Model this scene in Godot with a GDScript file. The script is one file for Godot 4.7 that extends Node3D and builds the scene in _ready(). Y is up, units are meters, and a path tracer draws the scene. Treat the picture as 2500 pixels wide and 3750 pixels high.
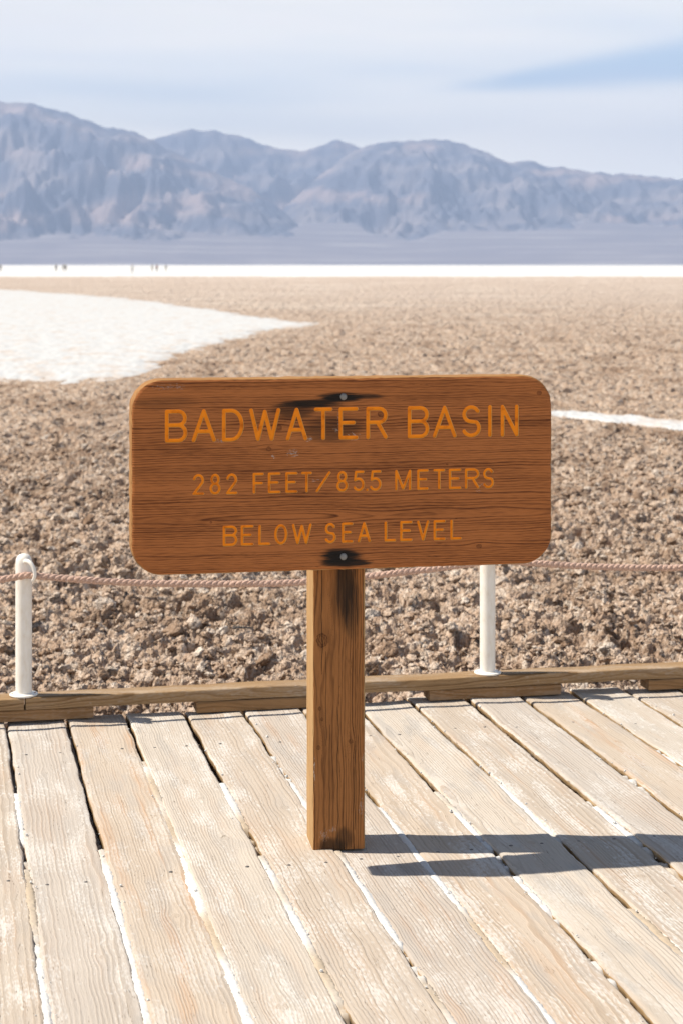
extends Node3D

# ---------------------------------------------------------------- helpers
const GROUND_Y := -0.25
var rng := RandomNumberGenerator.new()
var noise_cache := {}

func nz(seed_: int, type := FastNoiseLite.TYPE_SIMPLEX_SMOOTH, octaves := 1) -> FastNoiseLite:
	var n := FastNoiseLite.new()
	n.seed = seed_
	n.noise_type = type
	n.frequency = 1.0
	n.fractal_type = FastNoiseLite.FRACTAL_FBM if octaves > 1 else FastNoiseLite.FRACTAL_NONE
	n.fractal_octaves = octaves
	return n

func sstep(a: float, b: float, x: float) -> float:
	var t := clampf((x - a) / (b - a), 0.0, 1.0)
	return t * t * (3.0 - 2.0 * t)

func lookup(table: Array, x: float) -> float:
	if x <= table[0][0]:
		return table[0][1]
	for i in range(1, table.size()):
		if x <= table[i][0]:
			return lerpf(table[i - 1][1], table[i][1], (x - table[i - 1][0]) / (table[i][0] - table[i - 1][0]))
	return table[-1][1]

func tag(o: Node3D, label := "", category := "", group := "", kind := "") -> Node3D:
	if label: o.set_meta("label", label)
	if category: o.set_meta("category", category)
	if group: o.set_meta("group", group)
	if kind: o.set_meta("kind", kind)
	return o

func holder(called: String, at: Vector3, turn: float, parent: Node3D = self) -> Node3D:
	var o := Node3D.new()
	o.name = called
	parent.add_child(o, true)
	o.position = at
	o.rotation.y = turn
	return o

func put(called: String, mesh: Mesh, mat: Material, parent: Node3D = self, at := Vector3.ZERO) -> MeshInstance3D:
	var o := MeshInstance3D.new()
	o.name = called
	o.mesh = mesh
	if mat:
		for s in mesh.get_surface_count():
			o.set_surface_override_material(s, mat)
	o.position = at
	o.cast_shadow = GeometryInstance3D.SHADOW_CASTING_SETTING_ON
	parent.add_child(o, true)
	return o

func plain(c: Color, rough := 0.9, spec := 0.3) -> StandardMaterial3D:
	var m := StandardMaterial3D.new()
	m.albedo_color = c.linear_to_srgb()
	m.roughness = rough
	m.metallic_specular = spec
	return m

# a grid of rows x cols points, seen from the side from which row direction is up and column direction is right
func grid_arrays(v: PackedVector3Array, rows: int, cols: int, uv := PackedVector2Array(), col := PackedColorArray(), flip := false) -> Array:
	var n := PackedVector3Array()
	n.resize(rows * cols)
	var idx := PackedInt32Array()
	idx.resize((rows - 1) * (cols - 1) * 6)
	var k := 0
	for i in rows:
		var up := (mini(i + 1, rows - 1)) * cols
		var dn := (maxi(i - 1, 0)) * cols
		var r := i * cols
		for j in cols:
			var a := v[r + mini(j + 1, cols - 1)] - v[r + maxi(j - 1, 0)]
			var b := v[up + j] - v[dn + j]
			var q := a.cross(b).normalized()
			n[r + j] = -q if flip else q
			if i < rows - 1 and j < cols - 1:
				var p := r + j
				if flip:
					idx[k] = p; idx[k + 1] = p + cols + 1; idx[k + 2] = p + cols
					idx[k + 3] = p; idx[k + 4] = p + 1; idx[k + 5] = p + cols + 1
				else:
					idx[k] = p; idx[k + 1] = p + cols; idx[k + 2] = p + cols + 1
					idx[k + 3] = p; idx[k + 4] = p + cols + 1; idx[k + 5] = p + 1
				k += 6
	var arr := []
	arr.resize(Mesh.ARRAY_MAX)
	arr[Mesh.ARRAY_VERTEX] = v
	arr[Mesh.ARRAY_NORMAL] = n
	if uv.size(): arr[Mesh.ARRAY_TEX_UV] = uv
	if col.size(): arr[Mesh.ARRAY_COLOR] = col
	arr[Mesh.ARRAY_INDEX] = idx
	return arr

func add_grid(mesh: ArrayMesh, v: PackedVector3Array, rows: int, cols: int, mat: Material, uv := PackedVector2Array(), col := PackedColorArray(), flip := false) -> void:
	mesh.add_surface_from_arrays(Mesh.PRIMITIVE_TRIANGLES, grid_arrays(v, rows, cols, uv, col, flip))
	mesh.surface_set_material(mesh.get_surface_count() - 1, mat)

# turned profile (radius, height), with a cap at each end that has radius 0
func lathe(profile: Array, sides := 32) -> ArrayMesh:
	var st := SurfaceTool.new()
	st.begin(Mesh.PRIMITIVE_TRIANGLES)
	for i in profile.size() - 1:
		var p: Vector2 = profile[i]
		var q: Vector2 = profile[i + 1]
		st.set_smooth_group(-1 if (i < profile.size() - 2 and profile[i].distance_to(profile[i + 1]) < 0.0) else i / 100)
		for s in sides:
			var a := TAU * s / sides
			var b := TAU * (s + 1) / sides
			var p0 := Vector3(p.x * cos(a), p.y, p.x * sin(a))
			var p1 := Vector3(p.x * cos(b), p.y, p.x * sin(b))
			var q0 := Vector3(q.x * cos(a), q.y, q.x * sin(a))
			var q1 := Vector3(q.x * cos(b), q.y, q.x * sin(b))
			if p.x > 1e-6:
				st.add_vertex(p0); st.add_vertex(q1); st.add_vertex(p1)
			if q.x > 1e-6:
				st.add_vertex(p0); st.add_vertex(q0); st.add_vertex(q1)
	st.generate_normals()
	return st.commit()

# a tube along points with a radius at each
func tube_arrays(pts: PackedVector3Array, rad: PackedFloat32Array, sides: int, closed_ends := true) -> Array:
	var v := PackedVector3Array()
	var n := pts.size()
	var prev := Vector3.UP
	for i in n:
		var t := (pts[mini(i + 1, n - 1)] - pts[maxi(i - 1, 0)]).normalized()
		var side := prev.cross(t)
		if side.length() < 0.05:
			side = Vector3.RIGHT.cross(t)
		side = side.normalized()
		var up := t.cross(side).normalized()
		prev = up
		var r := rad[i]
		if closed_ends and (i == 0 or i == n - 1):
			r = 0.0004
		for s in sides + 1:
			var a := TAU * s / sides
			v.append(pts[i] + (side * cos(a) + up * sin(a)) * r)
	return grid_arrays(v, n, sides + 1)

func tube(pts: PackedVector3Array, rad: PackedFloat32Array, sides := 10) -> ArrayMesh:
	var m := ArrayMesh.new()
	m.add_surface_from_arrays(Mesh.PRIMITIVE_TRIANGLES, tube_arrays(pts, rad, sides))
	return m

# ---------------------------------------------------------------- wood
# Computes grain: colour and relief. Grain runs along image y (or along x when sideways).
func wood(w: int, h: int, across: float, along: float, p: Dictionary, seed_: int) -> Array:
	var n1 := nz(seed_, FastNoiseLite.TYPE_SIMPLEX_SMOOTH, 2)
	var n2 := nz(seed_ + 1)
	var n3 := nz(seed_ + 2)
	var n4 := nz(seed_ + 3, FastNoiseLite.TYPE_SIMPLEX_SMOOTH, 3)
	var sideways: bool = p.get("sideways", false)
	var light: Color = p.light
	var dark: Color = p.dark
	var contrast: float = p.get("contrast", 0.8)
	var spacing: float = p.spacing
	var pc: float = p.get("pith_c", 0.0)
	var pd: float = p.get("pith_d", 0.05)
	var slope: float = p.get("slope", 0.02)
	var wander: float = p.get("wander", 0.02)
	var knots: Array = p.get("knots", [])
	var stains: Array = p.get("stains", [])
	var salt: float = p.get("salt", 0.0)
	var orange: float = p.get("orange", 0.0)
	var grey: float = p.get("grey", 0.0)
	var crack: float = p.get("crack", 0.0)
	var blotch: float = p.get("blotch", 0.15)
	var marks: Array = p.get("marks", [])
	var bands: float = p.get("bands", 0.0)
	var fiber: float = p.get("fiber", 0.13)
	var sharp: float = p.get("sharp", 0.25)
	var splits: Array = p.get("splits", [])
	var wave: float = p.get("wave", 0.35)
	var stain_color: Color = p.get("stain_color", Color(0.012, 0.009, 0.007))
	var data := PackedByteArray()
	data.resize(w * h * 3)
	var hd := PackedByteArray()
	hd.resize(w * h)
	var at := 0
	for y in h:
		for x in w:
			var a: float
			var c: float
			if sideways:
				a = (x + 0.5) / w * along
				c = (y + 0.5) / h * across
			else:
				a = (y + 0.5) / h * along
				c = (x + 0.5) / w * across
			var cc := c
			var knot := 9.0
			for k in knots:
				var dx: float = (a - k.x) / (k.z * 2.4)
				var dy: float = (c - k.y) / k.z
				var d := dx * dx + dy * dy
				if d < 14.0:
					cc -= (c - k.y) * exp(-d * 0.4) * 0.8
					var kx: float = (a - k.x) / (k.z * 0.75)
					var ky: float = (c - k.y) / (k.z * 0.6)
					knot = minf(knot, sqrt(kx * kx + ky * ky))
			var far: float = pd + slope * a + n1.get_noise_2d(a * 1.4, c * 3.0) * wander
			var ring: float = sqrt((cc - pc) * (cc - pc) + far * far) / spacing + n2.get_noise_2d(a * 5.0, cc * 45.0) * wave + n2.get_noise_2d(cc * 9.0, 40.0) * 1.2
			var ph: float = ring - floorf(ring)
			var late: float = sstep(sharp, 0.88, ph) * (1.0 - sstep(0.9, 1.0, ph))
			late *= 0.55 + 0.45 * n2.get_noise_2d(floorf(ring) * 3.7, a * 0.7 + 20.0)
			var fib: float = n3.get_noise_2d(a * 22.0, c * 520.0)
			var big: float = n4.get_noise_2d(a * 2.2, c * 9.0)
			knot += n2.get_noise_2d(a * 60.0, c * 60.0) * 0.22
			if knot < 1.15:
				late = lerpf(0.62 + 0.2 * sin(knot * 13.0), maxf(late, 0.85), sstep(0.75, 0.95, knot)) * (0.8 + 0.3 * n3.get_noise_2d(a * 90.0, c * 300.0))
			var mixv := clampf(late * contrast + fib * fiber + big * blotch + 0.1 + (n4.get_noise_2d(a * 0.45 + 12.0, cc * 24.0) * bands if bands > 0.0 else 0.0), 0.0, 1.0)
			var r: float = light.r + (dark.r - light.r) * mixv
			var g: float = light.g + (dark.g - light.g) * mixv
			var b: float = light.b + (dark.b - light.b) * mixv
			var hgt: float = late * 0.65 + fib * 0.16 + 0.2
			if orange > 0.0:
				var o: float = sstep(0.05, 0.55, n4.get_noise_2d(a * 1.1 + 31.0, c * 14.0)) * orange * (0.35 + 0.65 * late)
				r += (0.56 - r) * o * 0.6
				g += (0.30 - g) * o * 0.6
				b += (0.14 - b) * o * 0.6
			if grey > 0.0:
				var q: float = sstep(0.0, 0.5, n4.get_noise_2d(a * 2.3 - 17.0, c * 11.0 + 5.0)) * grey
				r += (0.40 - r) * q
				g += (0.385 - g) * q
				b += (0.37 - b) * q
			if crack > 0.0:
				var cr: float = n3.get_noise_2d(a * 1.6 + 60.0, cc * 90.0 + 9.0)
				var thin := 1.0 - sstep(0.0, 0.035, absf(cr))
				thin *= sstep(0.15, 0.45, n1.get_noise_2d(a * 3.0 + 9.0, c * 30.0)) * crack
				r *= 1.0 - 0.72 * thin
				g *= 1.0 - 0.76 * thin
				b *= 1.0 - 0.8 * thin
				hgt -= thin * 0.5
			if salt > 0.0:
				var s1: float = n4.get_noise_2d(a * 2.1 + 3.0, c * 8.0 - 8.0)
				var s: float = sstep(-0.1, 0.75, s1 + n3.get_noise_2d(a * 40.0, c * 160.0) * 0.4 + fib * 0.25 - late * 0.55) * salt
				var speck: float = sstep(0.5, 0.75, n3.get_noise_2d(a * 26.0 + 7.0, c * 60.0) + s1 * 0.5 - 0.12)
				s = maxf(s, speck * salt * 0.8)
				r += (0.76 - r) * s
				g += (0.735 - g) * s
				b += (0.70 - b) * s
				hgt += s * 0.12
			for t in splits:
				if a > t[0] and a < t[1]:
					var off: float = absf(c - t[2] - n1.get_noise_2d(a * 9.0, t[2] * 90.0) * t[3] * 2.5) / (t[3] * sstep(t[0], t[0] + 0.03, a) * sstep(t[1], t[1] - 0.03, a) + 1e-5)
					if off < 1.0:
						var s: float = (1.0 - off * off) * 0.9
						r *= 1.0 - s
						g *= 1.0 - s
						b *= 1.0 - s
						hgt -= s * 0.6
			for t in stains:
				var ux: float = (a - t[0]) / t[2]
				var uy: float = (c - t[1]) / t[3]
				var rough: float = n4.get_noise_2d(a * 6.0, c * 80.0) * 0.3 + fib * 0.22
				var dd: float = ux * ux + uy * uy + rough
				if dd < 1.0:
					var s: float = sstep(1.0, t[5], dd) * t[4]
					r += (stain_color.r - r) * s
					g += (stain_color.g - g) * s
					b += (stain_color.b - b) * s
			for t in marks:
				var ux: float = (a - t[0]) / t[2]
				var uy: float = (c - t[1]) / t[3]
				if ux * ux + uy * uy < 1.0:
					var s: float = sstep(0.1, 0.5, n4.get_noise_2d(a * 60.0, c * 210.0) + n3.get_noise_2d(a * 130.0, c * 500.0) * 0.4 + 0.2 - (ux * ux + uy * uy) * 0.5) * t[4]
					r += (0.55 - r) * s
					g += (0.5 - g) * s
					b += (0.46 - b) * s
			data[at * 3] = int(255.0 * pow(clampf(r, 0.0, 1.0), 0.4545))
			data[at * 3 + 1] = int(255.0 * pow(clampf(g, 0.0, 1.0), 0.4545))
			data[at * 3 + 2] = int(255.0 * pow(clampf(b, 0.0, 1.0), 0.4545))
			hd[at] = int(255.0 * clampf(hgt, 0.0, 1.0))
			at += 1
	return [ImageTexture.create_from_image(Image.create_from_data(w, h, false, Image.FORMAT_RGB8, data)), ImageTexture.create_from_image(Image.create_from_data(w, h, false, Image.FORMAT_L8, hd))]

func wood_material(tex: Array, relief: float, rough := 0.85) -> StandardMaterial3D:
	var m := StandardMaterial3D.new()
	m.albedo_texture = tex[0]
	m.albedo_color = Color(0.81, 0.81, 0.81).linear_to_srgb()
	m.roughness = rough
	m.metallic_specular = 0.25
	m.heightmap_enabled = true
	m.heightmap_texture = tex[1]
	m.heightmap_scale = relief
	return m

# a length of timber with eased, slightly uneven edges; x along, cross-section in y (height) and z; texture across = v
func timber(x0: float, x1: float, hh: float, dd: float, mat: Material, seed_: int, wave := 0.002) -> ArrayMesh:
	var n := nz(seed_)
	var ease := 0.006
	var prof := [Vector2(0, 0), Vector2(0, hh - ease), Vector2(-0.002, hh - 0.002), Vector2(-ease, hh), Vector2(-dd + ease, hh), Vector2(-dd + 0.002, hh - 0.002), Vector2(-dd, hh - ease), Vector2(-dd, 0), Vector2(0, 0)]
	var rows := maxi(3, int((x1 - x0) / 0.03))
	var v := PackedVector3Array()
	var uv := PackedVector2Array()
	var lens := 0.0
	var run := [0.0]
	for i in range(1, prof.size()):
		lens += prof[i].distance_to(prof[i - 1])
		run.append(lens)
	for j in prof.size():
		for i in rows + 1:
			var x := lerpf(x0, x1, float(i) / rows)
			var q: Vector2 = prof[j]
			var up := n.get_noise_2d(x * 3.0, 0.0) * wave
			var out := n.get_noise_2d(x * 14.0, j % (prof.size() - 1) * 5.0) * 0.0012
			v.append(Vector3(x, q.y + up + (out if q.y > 0.01 else 0.0), q.x + out))
			uv.append(Vector2(x / 1.6, run[j] / 0.2))
	var m := ArrayMesh.new()
	add_grid(m, v, prof.size(), rows + 1, mat, uv)
	for side in 2:
		var e := PackedVector3Array()
		var eu := PackedVector2Array()
		var at := 0 if side == 0 else rows
		for j in [0, 1, 3]:
			for jj in [j, 7 - j]:
				var pt := v[jj * (rows + 1) + at]
				e.append(pt)
				eu.append(Vector2(pt.z * 0.5 + 0.3, pt.y * 3.0))
		add_grid(m, e, 3, 2, mat, eu, PackedColorArray(), side == 0)
	return m

# ---------------------------------------------------------------- ground shape
var g_big: FastNoiseLite
var g_cell: FastNoiseLite
var g_cell2: FastNoiseLite
var g_fine: FastNoiseLite
var g_warp: FastNoiseLite
var g_tone: FastNoiseLite
const SALT_EDGE := [[26.9, -60.0], [27.6, -9.0], [28.0, -5.1], [28.3, -3.98], [30.0, -3.3], [31.8, -3.07], [38.0, -3.2], [48.9, -2.1], [54.0, -1.2], [57.2, -0.65], [60.0, -1.3], [69.6, -3.6], [84.0, -7.0], [101.6, -11.5], [140.0, -25.6], [165.0, -60.0]]

func salt_in(x: float, d: float) -> float:
	if d < 26.0 or d > 170.0:
		return 0.0
	var e := lookup(SALT_EDGE, d)
	var soft := d * 0.02
	var wob := g_tone.get_noise_2d(x * 0.5, d * 0.2) * d * 0.010 + g_tone.get_noise_2d(x * 3.0, d * 1.2) * d * 0.006
	var s := sstep(-soft, soft, e - x + wob)
	if d < 34.0:
		s *= sstep(26.8, 31.0, d + g_tone.get_noise_2d(x * 0.7 + 9.0, d * 0.3) * 1.5 + g_tone.get_noise_2d(x * 3.0, d) * 0.5)
	return s

func streak_in(x: float, d: float) -> float:
	if x < 1.2 or d < 19.0 or d > 25.5:
		return 0.0
	var mid := 22.7 - (x - 2.5) * 1.05 + g_tone.get_noise_2d(x * 1.1, 3.0) * 0.35
	var wide := 0.85 + g_tone.get_noise_2d(x * 1.3, 30.0) * 0.35
	return sstep(wide, wide * 0.45, absf(d - mid)) * sstep(1.4, 2.3, x)

func ground_h(x: float, d: float) -> float:
	var wx := x + g_warp.get_noise_2d(x * 9.0, d * 9.0) * 0.035 + g_warp.get_noise_2d(x * 33.0, d * 33.0) * 0.010
	var wd := d + g_warp.get_noise_2d(x * 9.0 + 50.0, d * 9.0) * 0.035 + g_warp.get_noise_2d(x * 33.0, d * 33.0 + 70.0) * 0.010
	var rough := 1.0
	if d > 24.0:
		rough = maxf(0.5, 1.0 - (d - 24.0) * 0.006)
	var near := sstep(24.0, 10.0, d)
	var zone := g_big.get_noise_2d(x * 0.75 + 40.0, d * 0.75)
	var boulder := absf(g_warp.get_noise_2d(wx * 3.1 + 31.0, wd * 3.1))
	var lump := absf(g_warp.get_noise_2d(wx * 6.8 + 11.0, wd * 6.8))
	var crumb := absf(g_fine.get_noise_2d(wx * 15.0, wd * 15.0))
	var h := g_big.get_noise_2d(x * 0.9, d * 0.9) * 0.05
	h += (sqrt(boulder) - 0.5) * 0.065 * rough * sstep(-0.35, 0.25, zone) * near
	h += (sqrt(lump) - 0.5) * 0.072 * rough * (0.7 + 0.6 * zone) * (0.35 + 0.65 * near)
	h += (sqrt(crumb) - 0.45) * 0.034 * rough
	h += g_fine.get_noise_2d(x * 48.0, d * 48.0) * 0.012
	var pit := g_cell.get_noise_2d(wx * 4.2, wd * 4.2)
	h -= sstep(-0.64, -0.80, pit) * 0.17 * rough * sstep(-0.35, 0.0, g_big.get_noise_2d(x * 1.9 + 90.0, d * 1.9))
	var hole := g_cell2.get_noise_2d(wx * 10.5, wd * 10.5)
	h -= sstep(-0.55, -0.75, hole) * 0.055 * rough * sstep(-0.1, 0.2, g_warp.get_noise_2d(x * 4.3 + 17.0, d * 4.3))
	return h

# ---------------------------------------------------------------- people far away
func person_mesh(joints: Array, bones: Array, cell: float, paint: Callable) -> ArrayMesh:
	var lo := Vector3(9, 9, 9)
	var hi := -lo
	for j in joints:
		lo = lo.min(Vector3(j.x, j.y, j.z) - Vector3.ONE * (j.w + cell * 2))
		hi = hi.max(Vector3(j.x, j.y, j.z) + Vector3.ONE * (j.w + cell * 2))
	var n := Vector3i(((hi - lo) / cell).ceil()) + Vector3i.ONE
	var f := PackedFloat32Array()
	f.resize(n.x * n.y * n.z)
	var k := 0
	for z in n.z:
		for y in n.y:
			for x in n.x:
				var p := lo + Vector3(x, y, z) * cell
				var d := 9.0
				for b in bones:
					var A: Vector4 = joints[b.x]
					var B: Vector4 = joints[b.y]
					var a := Vector3(A.x, A.y, A.z)
					var ab := Vector3(B.x, B.y, B.z) - a
					var t := clampf((p - a).dot(ab) / maxf(ab.length_squared(), 1e-6), 0.0, 1.0)
					var e := (p - a - ab * t).length() - lerpf(A.w, B.w, t)
					var q := clampf(0.5 + 0.5 * (d - e) / 0.03, 0.0, 1.0)
					d = lerpf(d, e, q) - 0.03 * q * (1.0 - q)
				f[k] = d
				k += 1
	var id := {}
	var v := PackedVector3Array()
	var idx := PackedInt32Array()
	var sy := n.x
	var sz := n.x * n.y
	for z in n.z - 1:
		for y in n.y - 1:
			for x in n.x - 1:
				var o := x + y * sy + z * sz
				var sum := Vector3.ZERO
				var cnt := 0
				for e in [[0, 1, 0], [sy, sy + 1, 0], [sz, sz + 1, 0], [sy + sz, sy + sz + 1, 0], [0, sy, 1], [1, 1 + sy, 1], [sz, sz + sy, 1], [1 + sz, 1 + sz + sy, 1], [0, sz, 2], [1, 1 + sz, 2], [sy, sy + sz, 2], [1 + sy, 1 + sy + sz, 2]]:
					var fa := f[o + e[0]]
					var fb := f[o + e[1]]
					if (fa < 0.0) != (fb < 0.0):
						var t := fa / (fa - fb)
						var base := Vector3((e[0] % sz) % sy, (e[0] % sz) / sy, e[0] / sz)
						base[e[2]] += t
						sum += base
						cnt += 1
				if cnt:
					id[o] = v.size()
					v.append(lo + (Vector3(x, y, z) + sum / cnt) * cell)
	for o in id:
		for e in [[1, sy, sz], [sy, sz, 1], [sz, 1, sy]]:
			if (f[o] < 0.0) != (f[o + e[0]] < 0.0) and id.has(o - e[1]) and id.has(o - e[2]) and id.has(o - e[1] - e[2]):
				var q := [id[o], id[o - e[1]], id[o - e[1] - e[2]], id[o - e[2]]]
				if f[o] < 0.0:
					q.reverse()
				idx.append_array([q[0], q[1], q[2], q[0], q[2], q[3]])
	var st := SurfaceTool.new()
	st.begin(Mesh.PRIMITIVE_TRIANGLES)
	st.set_smooth_group(0)
	for i in v.size():
		st.set_color(paint.call(v[i]))
		st.add_vertex(v[i])
	for i in idx:
		st.add_index(i)
	st.generate_normals()
	return st.commit()

# ---------------------------------------------------------------- lettering: router strokes in a unit box
func arc(cx: float, cy: float, rx: float, ry: float, a0: float, a1: float, n := 14) -> PackedVector2Array:
	var o := PackedVector2Array()
	for i in n + 1:
		var a := deg_to_rad(lerpf(a0, a1, float(i) / n))
		o.append(Vector2(cx + rx * cos(a), cy + ry * sin(a)))
	return o

func line2(pts: Array) -> PackedVector2Array:
	var o := PackedVector2Array()
	for p in pts:
		o.append(Vector2(p[0], p[1]))
	return o

func glyph(ch: String) -> Array:
	match ch:
		"A": return [line2([[0, 0], [0.5, 1], [1, 0]]), line2([[0.16, 0.3], [0.84, 0.3]])]
		"B":
			var up := line2([[0, 1], [0.6, 1]])
			up.append_array(arc(0.62, 0.765, 0.36, 0.235, 88, -88))
			up.append_array(line2([[0.6, 0.53], [0, 0.53]]))
			var dn := line2([[0, 0.53], [0.6, 0.53]])
			dn.append_array(arc(0.62, 0.265, 0.38, 0.265, 88, -88))
			dn.append_array(line2([[0.6, 0], [0, 0]]))
			return [line2([[0, 0], [0, 1]]), up, dn]
		"D":
			var d := line2([[0, 1], [0.4, 1]])
			d.append_array(arc(0.42, 0.5, 0.58, 0.5, 86, -86, 20))
			d.append_array(line2([[0.4, 0], [0, 0]]))
			return [line2([[0, 0], [0, 1]]), d]
		"E": return [line2([[0, 0], [0, 1]]), line2([[0, 1], [1, 1]]), line2([[0, 0.52], [0.82, 0.52]]), line2([[0, 0], [1, 0]])]
		"F": return [line2([[0, 0], [0, 1]]), line2([[0, 1], [1, 1]]), line2([[0, 0.5], [0.9, 0.5]])]
		"I": return [line2([[0.5, 0], [0.5, 1]])]
		"L": return [line2([[0, 1], [0, 0], [1, 0]])]
		"M": return [line2([[0, 0], [0, 1], [0.5, 0.03], [1, 1], [1, 0]])]
		"N": return [line2([[0, 0], [0, 1], [1, 0], [1, 1]])]
		"O": return [arc(0.5, 0.5, 0.5, 0.5, 0, 184, 20), arc(0.5, 0.5, 0.5, 0.5, 180, 364, 20)]
		"R":
			var r := line2([[0, 1], [0.6, 1]])
			r.append_array(arc(0.62, 0.76, 0.38, 0.24, 88, -88))
			r.append_array(line2([[0.6, 0.52], [0, 0.52]]))
			return [line2([[0, 0], [0, 1]]), r, line2([[0.55, 0.5], [1, 0]])]
		"S":
			var s := arc(0.5, 0.745, 0.46, 0.255, 25, 250, 16)
			s.append_array(line2([[0.62, 0.48]]))
			s.append_array(arc(0.5, 0.265, 0.5, 0.265, 50, -155, 16))
			return [s]
		"T": return [line2([[0, 1], [1, 1]]), line2([[0.5, 1], [0.5, 0]])]
		"V": return [line2([[0, 1], [0.5, 0], [1, 1]])]
		"W": return [line2([[0, 1], [0.25, 0], [0.5, 0.95], [0.75, 0], [1, 1]])]
		"2":
			var t := arc(0.5, 0.72, 0.48, 0.28, 165, -25, 16)
			t.append_array(line2([[0, 0], [1, 0]]))
			return [t]
		"5":
			var f := line2([[0.95, 1], [0.2, 1], [0.1, 0.55]])
			f.append_array(arc(0.48, 0.31, 0.5, 0.31, 115, -150, 18))
			return [f]
		"8": return [arc(0.5, 0.755, 0.4, 0.245, -90, 95, 12), arc(0.5, 0.755, 0.4, 0.245, 90, 275, 12), arc(0.5, 0.26, 0.5, 0.26, -90, 95, 14), arc(0.5, 0.26, 0.5, 0.26, 90, 275, 14)]
		"/": return [line2([[0, 0], [1, 1]])]
		".": return [line2([[0.4, 0.5], [0.6, 0.5]])]
	return []

# ---------------------------------------------------------------- the scene
func _ready() -> void:
	var t0 := Time.get_ticks_msec()
	rng.seed = 7
	# camera: level, 66 mm, lens shifted down
	var cam := Camera3D.new()
	cam.name = "camera"
	add_child(cam)
	var look := CameraAttributesPhysical.new()
	look.frustum_focal_length = 66.0
	look.frustum_focus_distance = 4.95
	look.frustum_near = 0.1
	look.frustum_far = 60000.0
	look.exposure_aperture = 7.1
	cam.attributes = look
	cam.position = Vector3(0, 1.556, 0)
	cam.set_frustum(2.0 * 0.27413 * 0.1, Vector2(0, -0.13263 * 0.1), 0.1, 60000.0)
	cam.current = true
	# sky, air and exposure
	var env := Environment.new()
	env.background_mode = Environment.BG_SKY
	env.sky = Sky.new()
	env.sky.sky_material = make_sky()
	env.background_energy_multiplier = 1.8
	env.tonemap_mode = Environment.TONE_MAPPER_LINEAR
	env.tonemap_exposure = 1.62
	env.fog_enabled = true
	env.fog_density = 0.00013
	env.fog_light_color = Color(0.75, 0.84, 1.0)
	env.sdfgi_enabled = true
	env.ssao_enabled = true
	env.ssil_enabled = true
	var we := WorldEnvironment.new()
	we.name = "world"
	we.environment = env
	add_child(we)
	var sun := DirectionalLight3D.new()
	sun.name = "sun"
	sun.light_color = Color(1.0, 0.965, 0.905)
	sun.light_energy = 1.6
	sun.light_angular_distance = 0.53
	sun.shadow_enabled = true
	add_child(sun)
	var el := deg_to_rad(53.0)
	var az := deg_to_rad(1.5)
	sun.look_at_from_position(Vector3.ZERO, Vector3(cos(az) * cos(el), -sin(el), sin(az) * cos(el)))
	print("sky ", Time.get_ticks_msec() - t0)
	build_mountains()
	print("mountains ", Time.get_ticks_msec() - t0)
	build_ground()
	print("ground ", Time.get_ticks_msec() - t0)
	build_boardwalk()
	print("boardwalk ", Time.get_ticks_msec() - t0)
	build_kerb_and_ropes()
	build_sign()
	print("sign ", Time.get_ticks_msec() - t0)
	build_people()
	build_twigs()
	print("done ", Time.get_ticks_msec() - t0)

func make_sky() -> PanoramaSkyMaterial:
	var w := 2048
	var h := 1024
	var streak := nz(11, FastNoiseLite.TYPE_SIMPLEX_SMOOTH, 4)
	var veil := nz(12, FastNoiseLite.TYPE_SIMPLEX_SMOOTH, 2)
	var blue_low := Color(0.34, 0.55, 0.78)
	var blue_high := Color(0.05, 0.085, 0.155)
	var white := Color(1.06, 0.97, 0.81)
	var lilac := Color(0.80, 0.775, 0.73)
	var data := PackedByteArray()
	data.resize(w * h * 3)
	for y in h:
		var e := (0.5 - (y + 0.5) / h) * PI
		for x in w:
			var k := (y * w + x) * 3
			var c := Color(0.42, 0.38, 0.34)
			if e > 0.0:
				var f := wrapf((x + 0.5) / w * TAU, -PI, PI)
				var cx := cos(f)
				var cz := sin(f)
				var lift := minf(e, 0.35 + (e - 0.35) * 0.35)
				var s := streak.get_noise_3d(cx * 2.2 + 4.0, lift * 26.0 + cz * 0.8, cz * 2.2)
				var v := veil.get_noise_3d(cx * 1.6 + 9.0, lift * 9.0 - cz * 0.5, cz * 1.6 + 2.0)
				var cover := clampf(0.82 + 0.25 * sstep(0.1, 0.04, e) + s * 0.42 + v * 0.3, 0.0, 1.0) * (1.0 - 0.95 * sstep(0.13, 0.45, e))
				# long wedges of clear sky, one in every sixty degrees
				var deg := fposmod(rad_to_deg(f) - 1.8, 60.0)
				var up := rad_to_deg(e)
				var mid := 5.25 + deg * 0.105 + s * 0.25
				var wide := 0.06 + deg * 0.085
				var gap := sstep(wide * 1.25, wide * 0.35, absf(up - mid)) * sstep(0.0, 4.0, deg) * sstep(40.0, 22.0, deg)
				cover *= 1.0 - gap * 0.72
				var blue := blue_low.lerp(blue_high, sstep(0.02, 0.6, e))
				var cloud := white.lerp(lilac, clampf(0.35 + v * 0.9 + sstep(0.03, 0.14, e) * 0.3, 0.0, 1.0))
				c = blue.lerp(cloud * (0.70 + 1.75 * exp(-e * 11.0)), cover)
			c = (c * (1.0 / 1.8)).clamp()
			data[k] = int(255.0 * pow(c.r, 0.4545))
			data[k + 1] = int(255.0 * pow(c.g, 0.4545))
			data[k + 2] = int(255.0 * pow(c.b, 0.4545))
	var m := PanoramaSkyMaterial.new()
	m.panorama = ImageTexture.create_from_image(Image.create_from_data(w, h, false, Image.FORMAT_RGB8, data))
	return m

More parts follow.
